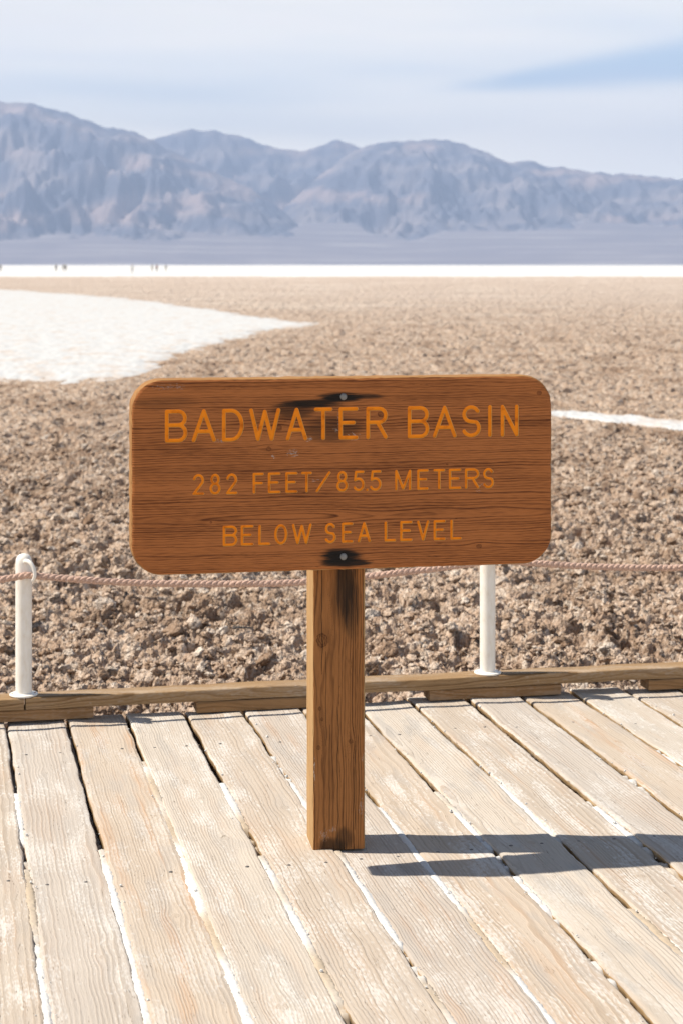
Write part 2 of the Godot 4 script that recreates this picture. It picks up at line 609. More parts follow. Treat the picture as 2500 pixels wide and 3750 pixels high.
func build_mountains() -> void:
	# crest tables: bearing (sideways over depth), rise over depth
	var left := [[-0.6, 0.07], [-0.4, 0.083], [-0.28, 0.094], [-0.22, 0.090], [-0.183, 0.0874], [-0.1723, 0.0880], [-0.1618, 0.0856], [-0.144, 0.0806], [-0.1245, 0.0739], [-0.1105, 0.0716], [-0.101, 0.0669], [-0.0965, 0.0634], [-0.0825, 0.0571], [-0.0662, 0.0494], [-0.0522, 0.0424], [-0.0406, 0.0354], [-0.029, 0.0273], [-0.0196, 0.018], [-0.013, 0.010], [0.0, 0.002], [0.05, 0.0]]
	var back := [[-0.6, 0.05], [-0.2, 0.055], [-0.115, 0.061], [-0.0988, 0.068], [-0.0825, 0.0723], [-0.0709, 0.072], [-0.0569, 0.0697], [-0.0429, 0.065], [-0.0289, 0.0618], [-0.0196, 0.0611], [-0.0103, 0.0641], [-0.0021, 0.0669], [0.0037, 0.0653], [0.02, 0.058], [0.06, 0.05], [0.14, 0.047], [0.15, 0.0495], [0.17, 0.047], [0.2, 0.043], [0.6, 0.04]]
	var right := [[-0.06, 0.0], [-0.045, 0.012], [-0.03, 0.031], [-0.012, 0.047], [0.0, 0.0575], [0.0154, 0.0646], [0.0224, 0.066], [0.0317, 0.0667], [0.041, 0.0662], [0.0485, 0.0674], [0.0573, 0.0664], [0.0667, 0.0646], [0.0783, 0.0594], [0.09, 0.0548], [0.1016, 0.0557], [0.1086, 0.0524], [0.1203, 0.0522], [0.1343, 0.0494], [0.1436, 0.049], [0.16, 0.0478], [0.1762, 0.0455], [0.1828, 0.0464], [0.22, 0.045], [0.4, 0.05], [0.6, 0.04]]
	var knoll := [[-0.075, 0.0], [-0.055, 0.012], [-0.044, 0.0165], [-0.035, 0.0195], [-0.027, 0.018], [-0.016, 0.0125], [-0.004, 0.006], [0.01, 0.0]]
	var ridged := nz(21, FastNoiseLite.TYPE_SIMPLEX_SMOOTH, 4)
	ridged.fractal_type = FastNoiseLite.FRACTAL_RIDGED
	var soft := nz(22, FastNoiseLite.TYPE_SIMPLEX_SMOOTH, 4)
	var jag := nz(24, FastNoiseLite.TYPE_SIMPLEX_SMOOTH, 3)
	var tone := nz(23, FastNoiseLite.TYPE_SIMPLEX_SMOOTH, 4)
	var ts := []
	var t := -0.55
	while t < 0.55:
		ts.append(t)
		t += 0.001 if absf(t) < 0.215 else 0.012
	var ds := []
	var d := 7600.0
	while d < 13000.0:
		ds.append(d)
		d += 30.0
	var v := PackedVector3Array()
	var col := PackedColorArray()
	var crests := []
	for b in ts:
		crests.append([lookup(left, b), lookup(back, b), lookup(right, b), lookup(knoll, b)])
	for dist in ds:
		for j in ts.size():
			var x: float = ts[j] * dist
			var q: Array = crests[j]
			var fan: float = maxf(0.0, dist - 7700.0 - soft.get_noise_2d(x * 0.0007, 4.0) * 250.0)
			fan = minf(fan * 0.105, (160.0 + (fan - 1524.0) * 0.03) * (1.0 + 0.55 * soft.get_noise_2d(x * 0.0011 + 5.0, 8.0)))
			var rg := ridged.get_noise_2d(x * 0.0011, dist * 0.0008 + 3.0)
			var rf := soft.get_noise_2d(x * 0.0055, dist * 0.004)
			var best := fan
			var which := 0.0
			var spec := [[q[0], 10300.0, 1900.0], [q[1], 12700.0, 1900.0], [q[2], 11500.0, 2500.0], [q[3], 9300.0, 700.0]]
			for i in 4:
				var s: float = (dist - spec[i][1]) / spec[i][2]
				var prof := 0.0
				if s <= 0.0:
					prof = pow(maxf(0.0, 1.0 + s), 1.25)
				else:
					prof = maxf(0.0, 1.0 - s * 0.6)
				var crest: float = spec[i][0] * spec[i][1]
				var cut := (1.0 - prof) * prof * 4.0
				var h: float = crest * (prof + cut * (rg * 0.27 - 0.09 + rf * 0.09 + jag.get_noise_2d(x * 0.008, dist * 0.006) * 0.03)) + rf * 14.0 * prof + jag.get_noise_2d(x * 0.009, dist * 0.005) * 9.0 * prof
				if h > best:
					best = h
					which = 1.0
			v.append(Vector3(x, GROUND_Y - 3.0 + best, -dist))
			var tn := tone.get_noise_2d(x * 0.0020, best * 0.0065 + dist * 0.0008)
			var tm := tone.get_noise_2d(x * 0.0006 + 7.0, best * 0.0032)
			var rock := Color(0.135, 0.142, 0.19).lerp(Color(0.31, 0.275, 0.285), sstep(-0.25, 0.4, tn))
			rock = rock.lerp(Color(0.48, 0.36, 0.33), sstep(0.18, 0.55, tm + tn * 0.7) * 0.65)
			var fc := Color(0.27, 0.245, 0.275).lerp(Color(0.40, 0.365, 0.375), sstep(-0.1, 0.5, tone.get_noise_2d(x * 0.0009 + dist * 0.0006, dist * 0.006)))
			col.append(fc.lerp(rock, which))
	var m := plain(Color(1, 1, 1), 1.0, 0.1)
	m.vertex_color_use_as_albedo = true
	var mesh := ArrayMesh.new()
	add_grid(mesh, v, ds.size(), ts.size(), m, PackedVector2Array(), col)
	tag(put("mountains", mesh, null), "", "", "", "structure")

func build_ground() -> void:
	g_big = nz(31, FastNoiseLite.TYPE_SIMPLEX_SMOOTH, 3)
	g_warp = nz(32)
	g_fine = nz(33, FastNoiseLite.TYPE_SIMPLEX_SMOOTH, 2)
	g_tone = nz(34, FastNoiseLite.TYPE_SIMPLEX_SMOOTH, 2)
	g_cell = nz(35, FastNoiseLite.TYPE_CELLULAR)
	g_cell.cellular_return_type = FastNoiseLite.RETURN_DISTANCE
	g_cell.cellular_jitter = 1.0
	g_cell2 = nz(36, FastNoiseLite.TYPE_CELLULAR)
	g_cell2.cellular_return_type = FastNoiseLite.RETURN_DISTANCE
	var ds := [-6.0, -2.0, 1.0, 3.0, 4.5, 5.5, 6.2]
	var d := 6.4
	while d < 9000.0:
		ds.append(d)
		if d < 14.0: d += 0.0085 * (d / 7.0)
		elif d < 60.0: d += 0.022 * pow(d / 14.0, 1.75)
		elif d < 400.0: d += 0.28 * pow(d / 60.0, 2.0)
		else: d *= 1.12
	var ss := []
	for k in range(12, 0, -1):
		ss.append(-1.0 - 0.02 * pow(1.5, k))
	var core := 460
	for j in core + 1:
		ss.append(-1.0 + 2.0 * j / core)
	for k in range(1, 13):
		ss.append(1.0 + 0.02 * pow(1.5, k))
	var v := PackedVector3Array()
	var col := PackedColorArray()
	var mud := Color(0.44, 0.335, 0.265)
	var pale := Color(0.62, 0.52, 0.44)
	var crust := Color(0.68, 0.63, 0.58)
	var umber := Color(0.215, 0.14, 0.092)
	for dist in ds:
		var half: float = 0.205 * maxf(dist, 3.0) + 0.55
		for s in ss:
			var x: float = s * half
			var h := 0.0
			var c := mud
			if dist > 6.0 and dist < 700.0:
				var sa := salt_in(x, dist)
				var st := streak_in(x, dist)
				h = ground_h(x, dist)
				var a := g_tone.get_noise_2d(x * 0.8, dist * 0.35)
				var b := g_tone.get_noise_2d(x * 5.0 + 20.0, dist * 5.0)
				var f := g_fine.get_noise_2d(x * 18.0, dist * 18.0)
				c = mud.lerp(pale, clampf(0.45 + b * 0.5 + f * 0.4, 0.0, 1.0))
				c = c.lerp(umber, sstep(0.0, 0.6, a) * 0.5)
				c = c.lerp(crust, sstep(0.12, 0.5, f + b * 0.5 + a * -0.2) * 0.6)
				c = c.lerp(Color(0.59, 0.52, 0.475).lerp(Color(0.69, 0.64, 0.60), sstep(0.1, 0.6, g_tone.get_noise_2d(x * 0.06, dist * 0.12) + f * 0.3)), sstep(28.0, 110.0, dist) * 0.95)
				h = lerpf(h, -0.05, maxf(sa * 0.92, st * 0.8))
			elif dist >= 700.0:
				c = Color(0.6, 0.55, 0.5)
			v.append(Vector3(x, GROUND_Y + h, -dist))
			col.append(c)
	var m := mud_material()
	var mesh := ArrayMesh.new()
	add_grid(mesh, v, ds.size(), ss.size(), m, PackedVector2Array(), col)
	print("ground verts ", v.size())
	tag(put("ground", mesh, null), "", "", "", "structure")

	# salt crust
	var salt := plain(Color(1, 1, 1), 0.9, 0.2)
	salt.vertex_color_use_as_albedo = true
	var white := Color(0.495, 0.50, 0.503)
	salt_sheet("salt_path", 25.5, 172.0, 0.012, -0.235, 0.05, salt, white, func(x, dist): return salt_in(x, dist))
	salt_sheet("salt_streak", 17.0, 25.0, 0.008, 0.05, 0.24, salt, white, func(x, dist): return streak_in(x, dist))
	var fv := PackedVector3Array()
	var fc := PackedColorArray()
	var rows := [262.0, 268.0, 274.0, 280.0, 287.0, 295.0, 310.0, 340.0, 400.0, 600.0, 1200.0, 3000.0, 8600.0]
	for dist in rows:
		for j in 81:
			var x: float = (j - 40) / 40.0 * 0.75 * dist
			var h := 0.05 + g_tone.get_noise_2d(x * 0.05, dist * 0.02) * 0.02
			if dist < 290.0:
				h -= sstep(0.0, 1.0, (278.0 - dist + g_tone.get_noise_2d(x * 0.045, 8.0) * 9.0) / 10.0) * 0.25
			fv.append(Vector3(x, GROUND_Y + h, -dist))
			fc.append(Color(0.60, 0.595, 0.585))
	var fm := ArrayMesh.new()
	add_grid(fm, fv, rows.size(), 81, salt, PackedVector2Array(), fc)
	tag(put("salt_flat", fm, null), "", "", "", "structure")

	# clods
	var clod_mat := m
	var shapes := []
	for k in 4:
		shapes.append(clod_mesh(100 + k))
	var places := [[], [], [], []]
	var tints := [[], [], [], []]
	for i in 70000:
		var u := rng.randf()
		var dist := 6.75 + 13.0 * pow(u, 1.3)
		var x := rng.randf_range(-1.0, 1.0) * (0.235 * dist + 0.5)
		if streak_in(x, dist) > 0.3:
			continue
		var clump := g_tone.get_noise_2d(x * 2.2 + 70.0, dist * 2.2)
		if rng.randf() > 0.55 + clump * 0.9:
			continue
		var size := 0.0048 + 0.016 * pow(rng.randf(), 2.8)
		if rng.randf() < 0.02:
			size = rng.randf_range(0.02, 0.036)
		var level := ground_h(x, dist)
		if level < -0.075:
			continue
		var bs := Basis.from_euler(Vector3(rng.randfn() * 0.45, rng.randf() * TAU, rng.randfn() * 0.45)) * Basis.from_scale(Vector3(rng.randf_range(0.9, 1.6), rng.randf_range(0.5, 0.9), rng.randf_range(0.9, 1.4)) * size)
		var k := i % 4
		places[k].append(Transform3D(bs, Vector3(x, GROUND_Y + level + size * 0.2, -dist)))
		var c := mud.lerp(pale, rng.randf())
		if rng.randf() < 0.28:
			c = c.lerp(crust, rng.randf() * 0.9)
		elif rng.randf() < 0.3:
			c = c.lerp(umber, 0.6)
		tints[k].append(c)
	for k in 4:
		var mm := MultiMesh.new()
		mm.transform_format = MultiMesh.TRANSFORM_3D
		mm.use_colors = true
		mm.mesh = shapes[k]
		mm.instance_count = places[k].size()
		for i in places[k].size():
			mm.set_instance_transform(i, places[k][i])
			mm.set_instance_color(i, tints[k][i])
		var o := MultiMeshInstance3D.new()
		o.name = "mud_clods" if k == 0 else "mud_clods_%03d" % k
		o.multimesh = mm
		o.material_override = clod_mat
		add_child(o, true)
		tag(o, "loose brown clods of dried salty mud scattered beyond the kerb", "clods", "", "stuff")

# crumbly dried mud: fine relief and speckle at two scales
func mud_material() -> StandardMaterial3D:
	var m := plain(Color(1.0, 0.985, 0.965), 1.0, 0.1)
	m.vertex_color_use_as_albedo = true
	m.uv1_triplanar = true
	m.uv1_world_triplanar = true
	m.uv1_scale = Vector3(1.7, 1.7, 1.7)
	var t := NoiseTexture2D.new()
	t.width = 1024
	t.height = 1024
	t.seamless = true
	t.noise = nz(55, FastNoiseLite.TYPE_SIMPLEX_SMOOTH, 5)
	t.noise.frequency = 0.022
	m.heightmap_enabled = true
	m.heightmap_texture = t
	m.heightmap_scale = 2.2
	var a := NoiseTexture2D.new()
	a.width = 1024
	a.height = 1024
	a.seamless = true
	a.noise = nz(56, FastNoiseLite.TYPE_SIMPLEX_SMOOTH, 5)
	a.noise.frequency = 0.03
	var r := Gradient.new()
	r.set_color(0, Color(0.56, 0.50, 0.45))
	r.set_color(1, Color(1, 1, 1))
	r.add_point(0.45, Color(0.88, 0.85, 0.82))
	r.add_point(0.62, Color(1, 0.99, 0.98))
	a.color_ramp = r
	m.albedo_texture = a
	return m

func clod_mesh(seed_: int) -> ArrayMesh:
	var n := nz(seed_, FastNoiseLite.TYPE_SIMPLEX_SMOOTH, 2)
	var c := nz(seed_ + 50, FastNoiseLite.TYPE_CELLULAR)
	c.cellular_return_type = FastNoiseLite.RETURN_DISTANCE
	var rows := 9
	var cols := 13
	var v := PackedVector3Array()
	for i in rows:
		var a := PI * i / (rows - 1) - PI / 2
		for j in cols:
			var b := TAU * (j % (cols - 1)) / (cols - 1)
			var p := Vector3(cos(a) * cos(b), sin(a), -cos(a) * sin(b))
			v.append(p * (0.85 + n.get_noise_3dv(p * 1.3) * 0.75 - c.get_noise_3dv(p * 1.9) * 0.55))
	var m := ArrayMesh.new()
	m.add_surface_from_arrays(Mesh.PRIMITIVE_TRIANGLES, grid_arrays(v, rows, cols))
	return m

func salt_sheet(called: String, d0: float, d1: float, step: float, s0: float, s1: float, mat: Material, white: Color, inside: Callable) -> void:
	var ds := []
	var d := d0
	while d < d1:
		ds.append(d)
		d *= 1.0 + step * 0.5
	var cols := 240
	var v := PackedVector3Array()
	var col := PackedColorArray()
	for dist in ds:
		for j in cols:
			var x: float = lerpf(s0, s1, float(j) / (cols - 1)) * dist
			var k: float = inside.call(x, dist)
			var bump := g_big.get_noise_2d(x * 1.7, dist * 0.9) * 0.022 + g_fine.get_noise_2d(x * 9.0, dist * 5.0) * 0.014
			v.append(Vector3(x, GROUND_Y - 0.12 + 0.13 * k + bump * k, -dist))
			var dirt := sstep(0.2, 0.65, g_tone.get_noise_2d(x * 1.2, dist * 0.6) + g_fine.get_noise_2d(x * 6.0, dist * 2.5) * 0.5 + (1.0 - k) * 1.1 + sstep(50.0, 28.0, dist) * 0.22)
			col.append(white.lerp(Color(0.47, 0.41, 0.37), dirt * 0.75))
	var mesh := ArrayMesh.new()
	add_grid(mesh, v, ds.size(), cols, mat, PackedVector2Array(), col)
	tag(put(called, mesh, null), "", "", "", "structure")

const DECK_AT := Vector3(0, 0, -6.579)
const DECK_TURN := 0.20944
const PITCH := 0.2025

func build_boardwalk() -> void:
	var deck := holder("boardwalk", DECK_AT, DECK_TURN)
	tag(deck, "", "", "", "structure")
	var mats := []
	for k in 8:
		rng.seed = 500 + k
		var knots := []
		for q in rng.randi_range(1, 4):
			knots.append(Vector3(rng.randf_range(0.1, 3.9), rng.randf_range(0.02, 0.165), rng.randf_range(0.011, 0.02)))
		var tone := rng.randf()
		var age := Color(1, 1, 1).lerp([Color(0.90, 0.90, 0.92), Color(1.0, 0.93, 0.84), Color(1.04, 1.02, 0.98), Color(0.92, 0.88, 0.83)][k % 4], 0.5)
		var p := {
			"light": Color(0.60, 0.54, 0.475).lerp(Color(0.585, 0.51, 0.435), tone) * age, "dark": Color(0.455, 0.395, 0.335).lerp(Color(0.42, 0.345, 0.275), tone) * age,
			"spacing": rng.randf_range(0.0075, 0.0125), "pith_c": rng.randf_range(-0.02, 0.2) if k % 3 == 2 else -0.25, "pith_d": rng.randf_range(0.01, 0.07), "slope": rng.randf_range(-0.012, 0.02), "wander": 0.014,
			"wave": 0.2, "contrast": 0.66, "knots": knots, "salt": rng.randf_range(0.35, 0.75), "orange": rng.randf_range(0.25, 0.7) if k != 1 else 1.0, "grey": rng.randf_range(0.1, 0.45), "crack": 0.9, "blotch": 0.22,
		}
		mats.append(wood_material(wood(168, 1400, 0.185, 4.1, p, 900 + k * 7), 0.17, 0.95))
	var ptex := {"light": Color(0.58, 0.40, 0.21), "dark": Color(0.42, 0.26, 0.12), "spacing": 0.006, "pith_d": 0.04, "contrast": 0.7, "crack": 0.6, "salt": 0.25}
	var edge := wood_material(wood(64, 512, 0.06, 1.4, ptex, 77), 0.15, 0.95)
	var nail_mat := plain(Color(0.12, 0.11, 0.105), 0.55, 0.5)
	nail_mat.metallic = 0.5
	var nail_mesh := lathe([Vector2(0, 0.0012), Vector2(0.0038, 0.0010), Vector2(0.005, 0.0002), Vector2(0.005, -0.004)], 10)
	var salt := plain(Color(1, 1, 1), 0.95, 0.15)
	salt.vertex_color_use_as_albedo = true
	var wob := nz(41)
	var fill := nz(42, FastNoiseLite.TYPE_SIMPLEX_SMOOTH, 2)
	var fine := nz(43, FastNoiseLite.TYPE_SIMPLEX_SMOOTH, 2)
	var warp := nz(44)
	rng.seed = 60
	var zs := []
	var z := 0.0
	while z < 3.6:
		zs.append(z)
		z += 0.022
	while z < 8.2:
		zs.append(z)
		z += 0.4
	var tops := {}
	for k in range(-11, 13):
		var left: float = 0.056 + PITCH * k + 0.0065 + rng.randf_range(-0.003, 0.003)
		var right: float = 0.056 + PITCH * (k + 1) - 0.0065 + rng.randf_range(-0.003, 0.003)
		var z0 := -0.075 + rng.randf_range(-0.035, 0.03)
		var lift := rng.randf_range(-0.004, 0.003)
		var tilt := rng.randf_range(-0.02, 0.02)
		var v := PackedVector3Array()
		var uv := PackedVector2Array()
		var sv := PackedVector3Array()
		var su := PackedVector2Array()
		var w := right - left
		var prof := [[0.0, -0.007], [0.0015, -0.003], [0.005, -0.0008], [0.012, 0.0], [0.035, 0.0], [0.06, 0.0], [w * 0.5, 0.0], [w - 0.06, 0.0], [w - 0.035, 0.0], [w - 0.012, 0.0], [w - 0.005, -0.0008], [w - 0.0015, -0.003], [w, -0.007]]
		var voff := rng.randf() * 0.2
		var turned := rng.randf() < 0.5
		for i in zs.size():
			var zz: float = zs[i] + z0 * (1.0 - minf(1.0, zs[i] * 3.0))
			var el := wob.get_noise_2d(zz * 5.0, k * 11.0) * 0.0035 + fine.get_noise_2d(zz * 30.0, k * 7.0) * 0.0016
			var er := wob.get_noise_2d(zz * 5.0, k * 11.0 + 300.0) * 0.0035 + fine.get_noise_2d(zz * 30.0, k * 7.0 + 99.0) * 0.0016
			var end_drop := 0.004 * exp(-(zz - z0) * 60.0)
			for q in prof.size():
				var t: float = prof[q][0] / w
				var x: float = left + prof[q][0] + lerpf(el, er, t)
				var y: float = prof[q][1] + lift + tilt * (t - 0.5) * 0.2 + warp.get_noise_2d(zz * 1.2, k * 3.0) * 0.004 + fine.get_noise_2d(x * 30.0, zz * 9.0) * 0.0012 - end_drop
				if q < 2 or q > prof.size() - 3:
					y += fine.get_noise_2d(zz * 40.0, q * 10.0 + k) * 0.002
				y -= 0.002 * (1.0 - 4.0 * (t - 0.5) * (t - 0.5))
				v.append(Vector3(x, y, zz))
				uv.append(Vector2(1.0 - t if turned else t, zz / 4.1 + voff + 0.05))
			var a := v[i * prof.size()]
			var b := v[i * prof.size() + prof.size() - 1]
			for p in [b, Vector3(b.x - 0.001, -0.040 + lift, zz), Vector3(a.x + 0.001, -0.040 + lift, zz), a]:
				sv.append(p)
				su.append(Vector2(0.5 + (p.y * 9.0), zz / 1.4 + k * 0.37))
		var m := ArrayMesh.new()
		add_grid(m, v, zs.size(), prof.size(), mats[posmod(k * 5 + 2, 8)], uv, PackedColorArray(), true)
		add_grid(m, sv, zs.size(), 4, edge, su, PackedColorArray(), true)
		var ev := PackedVector3Array()
		var eu := PackedVector2Array()
		for r in 2:
			for q in prof.size():
				var p := v[q]
				ev.append(p if r == 0 else Vector3(p.x, -0.040 + lift, p.z))
				eu.append(Vector2(q * 0.05, r * 0.02))
		add_grid(m, ev, 2, prof.size(), edge, eu, PackedColorArray(), true)
		var plank := put("plank", m, null, deck)
		tops[k] = lift
		for nzz in [0.42 + rng.randf_range(-0.03, 0.03), 1.66 + rng.randf_range(-0.03, 0.03)]:
			for side in [0.24, 0.76]:
				if rng.randf() < 0.2:
					continue
				put("nail", nail_mesh, nail_mat, plank, Vector3(lerpf(left, right, side + rng.randf_range(-0.04, 0.04)), lift - 0.0012 + warp.get_noise_2d(nzz * 1.2, k * 3.0) * 0.004, nzz))
	# salt packed into the joints
	var sand := Color(0.38, 0.295, 0.20)
	var white := Color(0.58, 0.572, 0.56)
	for k in range(-10, 13):
		var gx: float = 0.056 + PITCH * k
		var v := PackedVector3Array()
		var col := PackedColorArray()
		var rows := 0
		z = -0.05
		var base: float = (tops[k] + tops[k - 1]) * 0.5
		while z < 4.2:
			var amount := fill.get_noise_2d(z * 0.9, k * 17.3) + sstep(0.2, 1.5, z) * 0.75 - 0.33
			amount += fine.get_noise_2d(z * 14.0, k * 5.0) * 0.22
			var full := sstep(-0.12, 0.22, amount)
			var spill := sstep(0.15, 0.7, amount) * maxf(0.0, 0.006 + 0.011 * fine.get_noise_2d(z * 7.0, k * 3.0 + 50.0))
			var lvl := lerpf(-0.036, -0.0028, full)
			var sandy := clampf(sstep(0.0, 0.5, fill.get_noise_2d(z * 1.1 + 30.0, k * 9.1)) + (1.0 - full) * 0.8, 0.0, 1.0)
			var xs := [-0.011 - spill, -0.008, -0.003, 0.003, 0.008, 0.011 + spill]
			var over := 0.0025 * sstep(0.0, 0.006, spill)
			var ys := [lvl - 0.006, lvl + over, lvl + over * 1.4, lvl + over * 1.5, lvl + over, lvl - 0.006]
			for q in 6:
				var g := fine.get_noise_2d(z * 160.0, q * 40.0 + k * 9.0) * 0.0022
				v.append(Vector3(gx + xs[q] + fine.get_noise_2d(z * 45.0, q * 9.0 + k) * 0.0042, base + ys[q] + g, z))
				col.append(white.lerp(sand, sandy * 0.85))
			rows += 1
			z += 0.008
		var m := ArrayMesh.new()
		add_grid(m, v, rows, 6, salt, PackedVector2Array(), col, true)
		tag(put("salt_fill", m, null, deck), "", "", "", "stuff")
	# crumbs of salt lying near the joints
	var mm := MultiMesh.new()
	mm.transform_format = MultiMesh.TRANSFORM_3D
	mm.mesh = clod_mesh(180)
	mm.instance_count = 420
	for i in 420:
		var k := rng.randi_range(-8, 11)
		var zz := rng.randf_range(0.1, 3.4)
		var size := 0.0012 + 0.0028 * pow(rng.randf(), 3.0)
		var off := rng.randfn() * 0.016
		mm.set_instance_transform(i, Transform3D(Basis.from_euler(Vector3(rng.randf(), rng.randf(), rng.randf()) * TAU) * Basis.from_scale(Vector3.ONE * size), Vector3(0.056 + PITCH * k + off, 0.0005 + tops[k] * 0.5, zz)))
	var o := MultiMeshInstance3D.new()
	o.name = "salt_crumbs"
	o.multimesh = mm
	o.material_override = plain(white, 0.95, 0.15)
	deck.add_child(o, true)
	tag(o, "", "", "", "stuff")
	# joists below
	var jm := plain(Color(0.16, 0.11, 0.07), 0.95)
	for zz in [0.42, 1.66, 2.9, 4.2, 5.5]:
		var b := BoxMesh.new()
		b.size = Vector3(5.4, 0.16, 0.05)
		put("joist", b, jm, deck, Vector3(0.2, -0.127, zz))

func build_kerb_and_ropes() -> void:
	var kt := {"sideways": true, "light": Color(0.42, 0.275, 0.145), "dark": Color(0.18, 0.098, 0.042), "spacing": 0.007, "pith_c": 0.03, "pith_d": 0.03, "slope": 0.01, "wander": 0.02, "contrast": 0.75, "crack": 0.8, "salt": 0.2, "grey": 0.12, "knots": [Vector3(0.5, 0.11, 0.012)]}
	var km := wood_material(wood(1024, 160, 0.2, 1.6, kt, 301), 0.2, 0.95)
	var bt := {"sideways": true, "light": Color(0.36, 0.21, 0.10), "dark": Color(0.19, 0.10, 0.04), "spacing": 0.008, "pith_d": 0.02, "contrast": 0.6, "crack": 0.5, "salt": 0.1, "knots": [Vector3(0.3, 0.05, 0.01)]}
	var bm := wood_material(wood(512, 128, 0.2, 1.6, bt, 302), 0.15, 0.95)
	var kerb := holder("kerb", DECK_AT, DECK_TURN)
	tag(kerb, "low weathered brown timber kerb on spacer blocks along the boardwalk's far edge", "kerb")
	var spots := [[-1.86, -1.40], [-1.365, -0.867], [-0.512, -0.02], [0.32, 0.81], [1.143, 1.63], [1.97, 2.46]]
	for i in spots.size():
		var s: Array = spots[i]
		put("spacer_block", timber(s[0], s[1], 0.037, 0.085, bm, 60 + i, 0.0005), null, kerb, Vector3(0, 0.002, 0.004 if i % 2 == 0 else -0.003))
	put("rail", timber(-3.2, -1.102, 0.039, 0.092, km, 81), null, kerb, Vector3(0, 0.040, 0.001))
	put("rail", timber(-1.096, 1.95, 0.040, 0.092, km, 82), null, kerb, Vector3(0, 0.041, 0))
	put("rail", timber(1.956, 4.2, 0.040, 0.092, km, 83), null, kerb, Vector3(0, 0.040, 0.001))
	# rope posts
	var paint := plain(Color(0.78, 0.76, 0.73), 0.42, 0.5)
	var grime := NoiseTexture2D.new()
	grime.width = 512
	grime.height = 512
	grime.seamless = true
	grime.noise = nz(74, FastNoiseLite.TYPE_SIMPLEX_SMOOTH, 5)
	grime.noise.frequency = 0.015
	var gr := Gradient.new()
	gr.set_color(0, Color(0.93, 0.90, 0.86))
	gr.set_color(1, Color(1, 1, 1))
	gr.add_point(0.35, Color(0.97, 0.96, 0.94))
	grime.color_ramp = gr
	paint.albedo_texture = grime
	paint.uv1_triplanar = true
	paint.uv1_scale = Vector3(7, 2.5, 7)
	var rust := plain(Color(0.45, 0.2, 0.07), 0.9)
	var prof := [Vector2(0, 0.4850), Vector2(0.008, 0.4842), Vector2(0.015, 0.4815), Vector2(0.0208, 0.4765), Vector2(0.0250, 0.4695), Vector2(0.0273, 0.461), Vector2(0.028, 0.450), Vector2(0.028, 0.3), Vector2(0.028, 0.15), Vector2(0.028, 0.006)]
	var flange := [Vector2(0.027, 0.0105), Vector2(0.0295, 0.0085), Vector2(0.044, 0.0068), Vector2(0.0475, 0.006), Vector2(0.0485, 0.0045), Vector2(0.0485, 0.001), Vector2(0.047, 0.0)]
	var body := lathe(prof, 40)
	var foot := lathe(flange, 40)
	var hp := PackedVector3Array()
	var hr := PackedFloat32Array()
	var bend := Curve3D.new()
	for q in [Vector3(0.002, 0.455, 0.018), Vector3(0.008, 0.464, 0.036), Vector3(0.020, 0.460, 0.052), Vector3(0.030, 0.444, 0.060), Vector3(0.0345, 0.424, 0.063), Vector3(0.032, 0.408, 0.061), Vector3(0.025, 0.396, 0.056)]:
		bend.add_point(q)
	for i in 7:
		var out := (bend.get_point_position(mini(i + 1, 6)) - bend.get_point_position(maxi(i - 1, 0))) * 0.17
		bend.set_point_in(i, -out)
		bend.set_point_out(i, out)
	for i in 21:
		var t := i / 20.0
		hp.append(bend.sample_baked(bend.get_baked_length() * t, true))
		hr.append(lerpf(0.0085, 0.0052, t))
	var hook := tube(hp, hr, 12)
	var labels := ["white rounded metal rope post beyond the left frame edge", "white round-topped metal rope post left of the sign, hook holding the rope", "white metal rope post standing on the kerb behind the sign's lower right corner", "white rounded metal rope post beyond the right frame edge"]
	var px := [-2.749, -1.101, 0.547, 2.195]
	for i in 4:
		var at := DECK_AT + Vector3(px[i], 0.081, -0.046).rotated(Vector3.UP, DECK_TURN)
		var p := holder("rope_post" if i == 0 else "rope_post_%03d" % i, at, DECK_TURN)
		tag(p, labels[i], "post", "white rope posts along the kerb")
		put("pipe", body, paint, p)
		put("flange", foot, paint, p)
		put("hook", hook, paint, p)
		for s in [-1, 1]:
			put("screw", lathe([Vector2(0, 0.0085), Vector2(0.003, 0.008), Vector2(0.004, 0.006), Vector2(0.004, 0.004)], 8), rust, p, Vector3(0.0385 * s, 0.0004, 0.004))
	# rope: three strands laid together
	var spans := [-3.9, -2.737, -1.089, 0.559, 2.207, 3.7]
	var rope_mesh := ArrayMesh.new()
	var rm := plain(Color(0.72, 0.53, 0.44), 0.95, 0.1)
	rm.rim_enabled = true
	rm.rim = 0.4
	var rope_noise := NoiseTexture2D.new()
	rope_noise.width = 256
	rope_noise.height = 256
	rope_noise.seamless = true
	rope_noise.noise = nz(71, FastNoiseLite.TYPE_SIMPLEX_SMOOTH, 3)
	rope_noise.noise.frequency = 0.05
	var ramp := Gradient.new()
	ramp.set_color(0, Color(0.66, 0.60, 0.57))
	ramp.set_color(1, Color(1, 1, 1))
	rope_noise.color_ramp = ramp
	rm.albedo_texture = rope_noise
	rm.uv1_triplanar = true
	rm.uv1_scale = Vector3(9, 9, 9)
	var fz := nz(72)
	for strand in 3:
		var pts := PackedVector3Array()
		var rad := PackedFloat32Array()
		var x := -3.4
		while x < 3.4:
			var k := 0
			while x > spans[k + 1]:
				k += 1
			var s: float = (x - spans[k]) / (spans[k + 1] - spans[k])
			var y := 0.497 - 0.056 * 4.0 * s * (1.0 - s) + fz.get_noise_2d(x * 1.3, 0.0) * 0.004
			var zz := -0.005 + fz.get_noise_2d(x * 0.9, 9.0) * 0.003
			var a := x / 0.062 * TAU + strand * TAU / 3.0
			pts.append(Vector3(x, y + sin(a) * 0.0056, zz + cos(a) * 0.0056))
			rad.append(0.0071 + fz.get_noise_2d(x * 60.0, strand * 9.0) * 0.0008)
			x += 0.0055
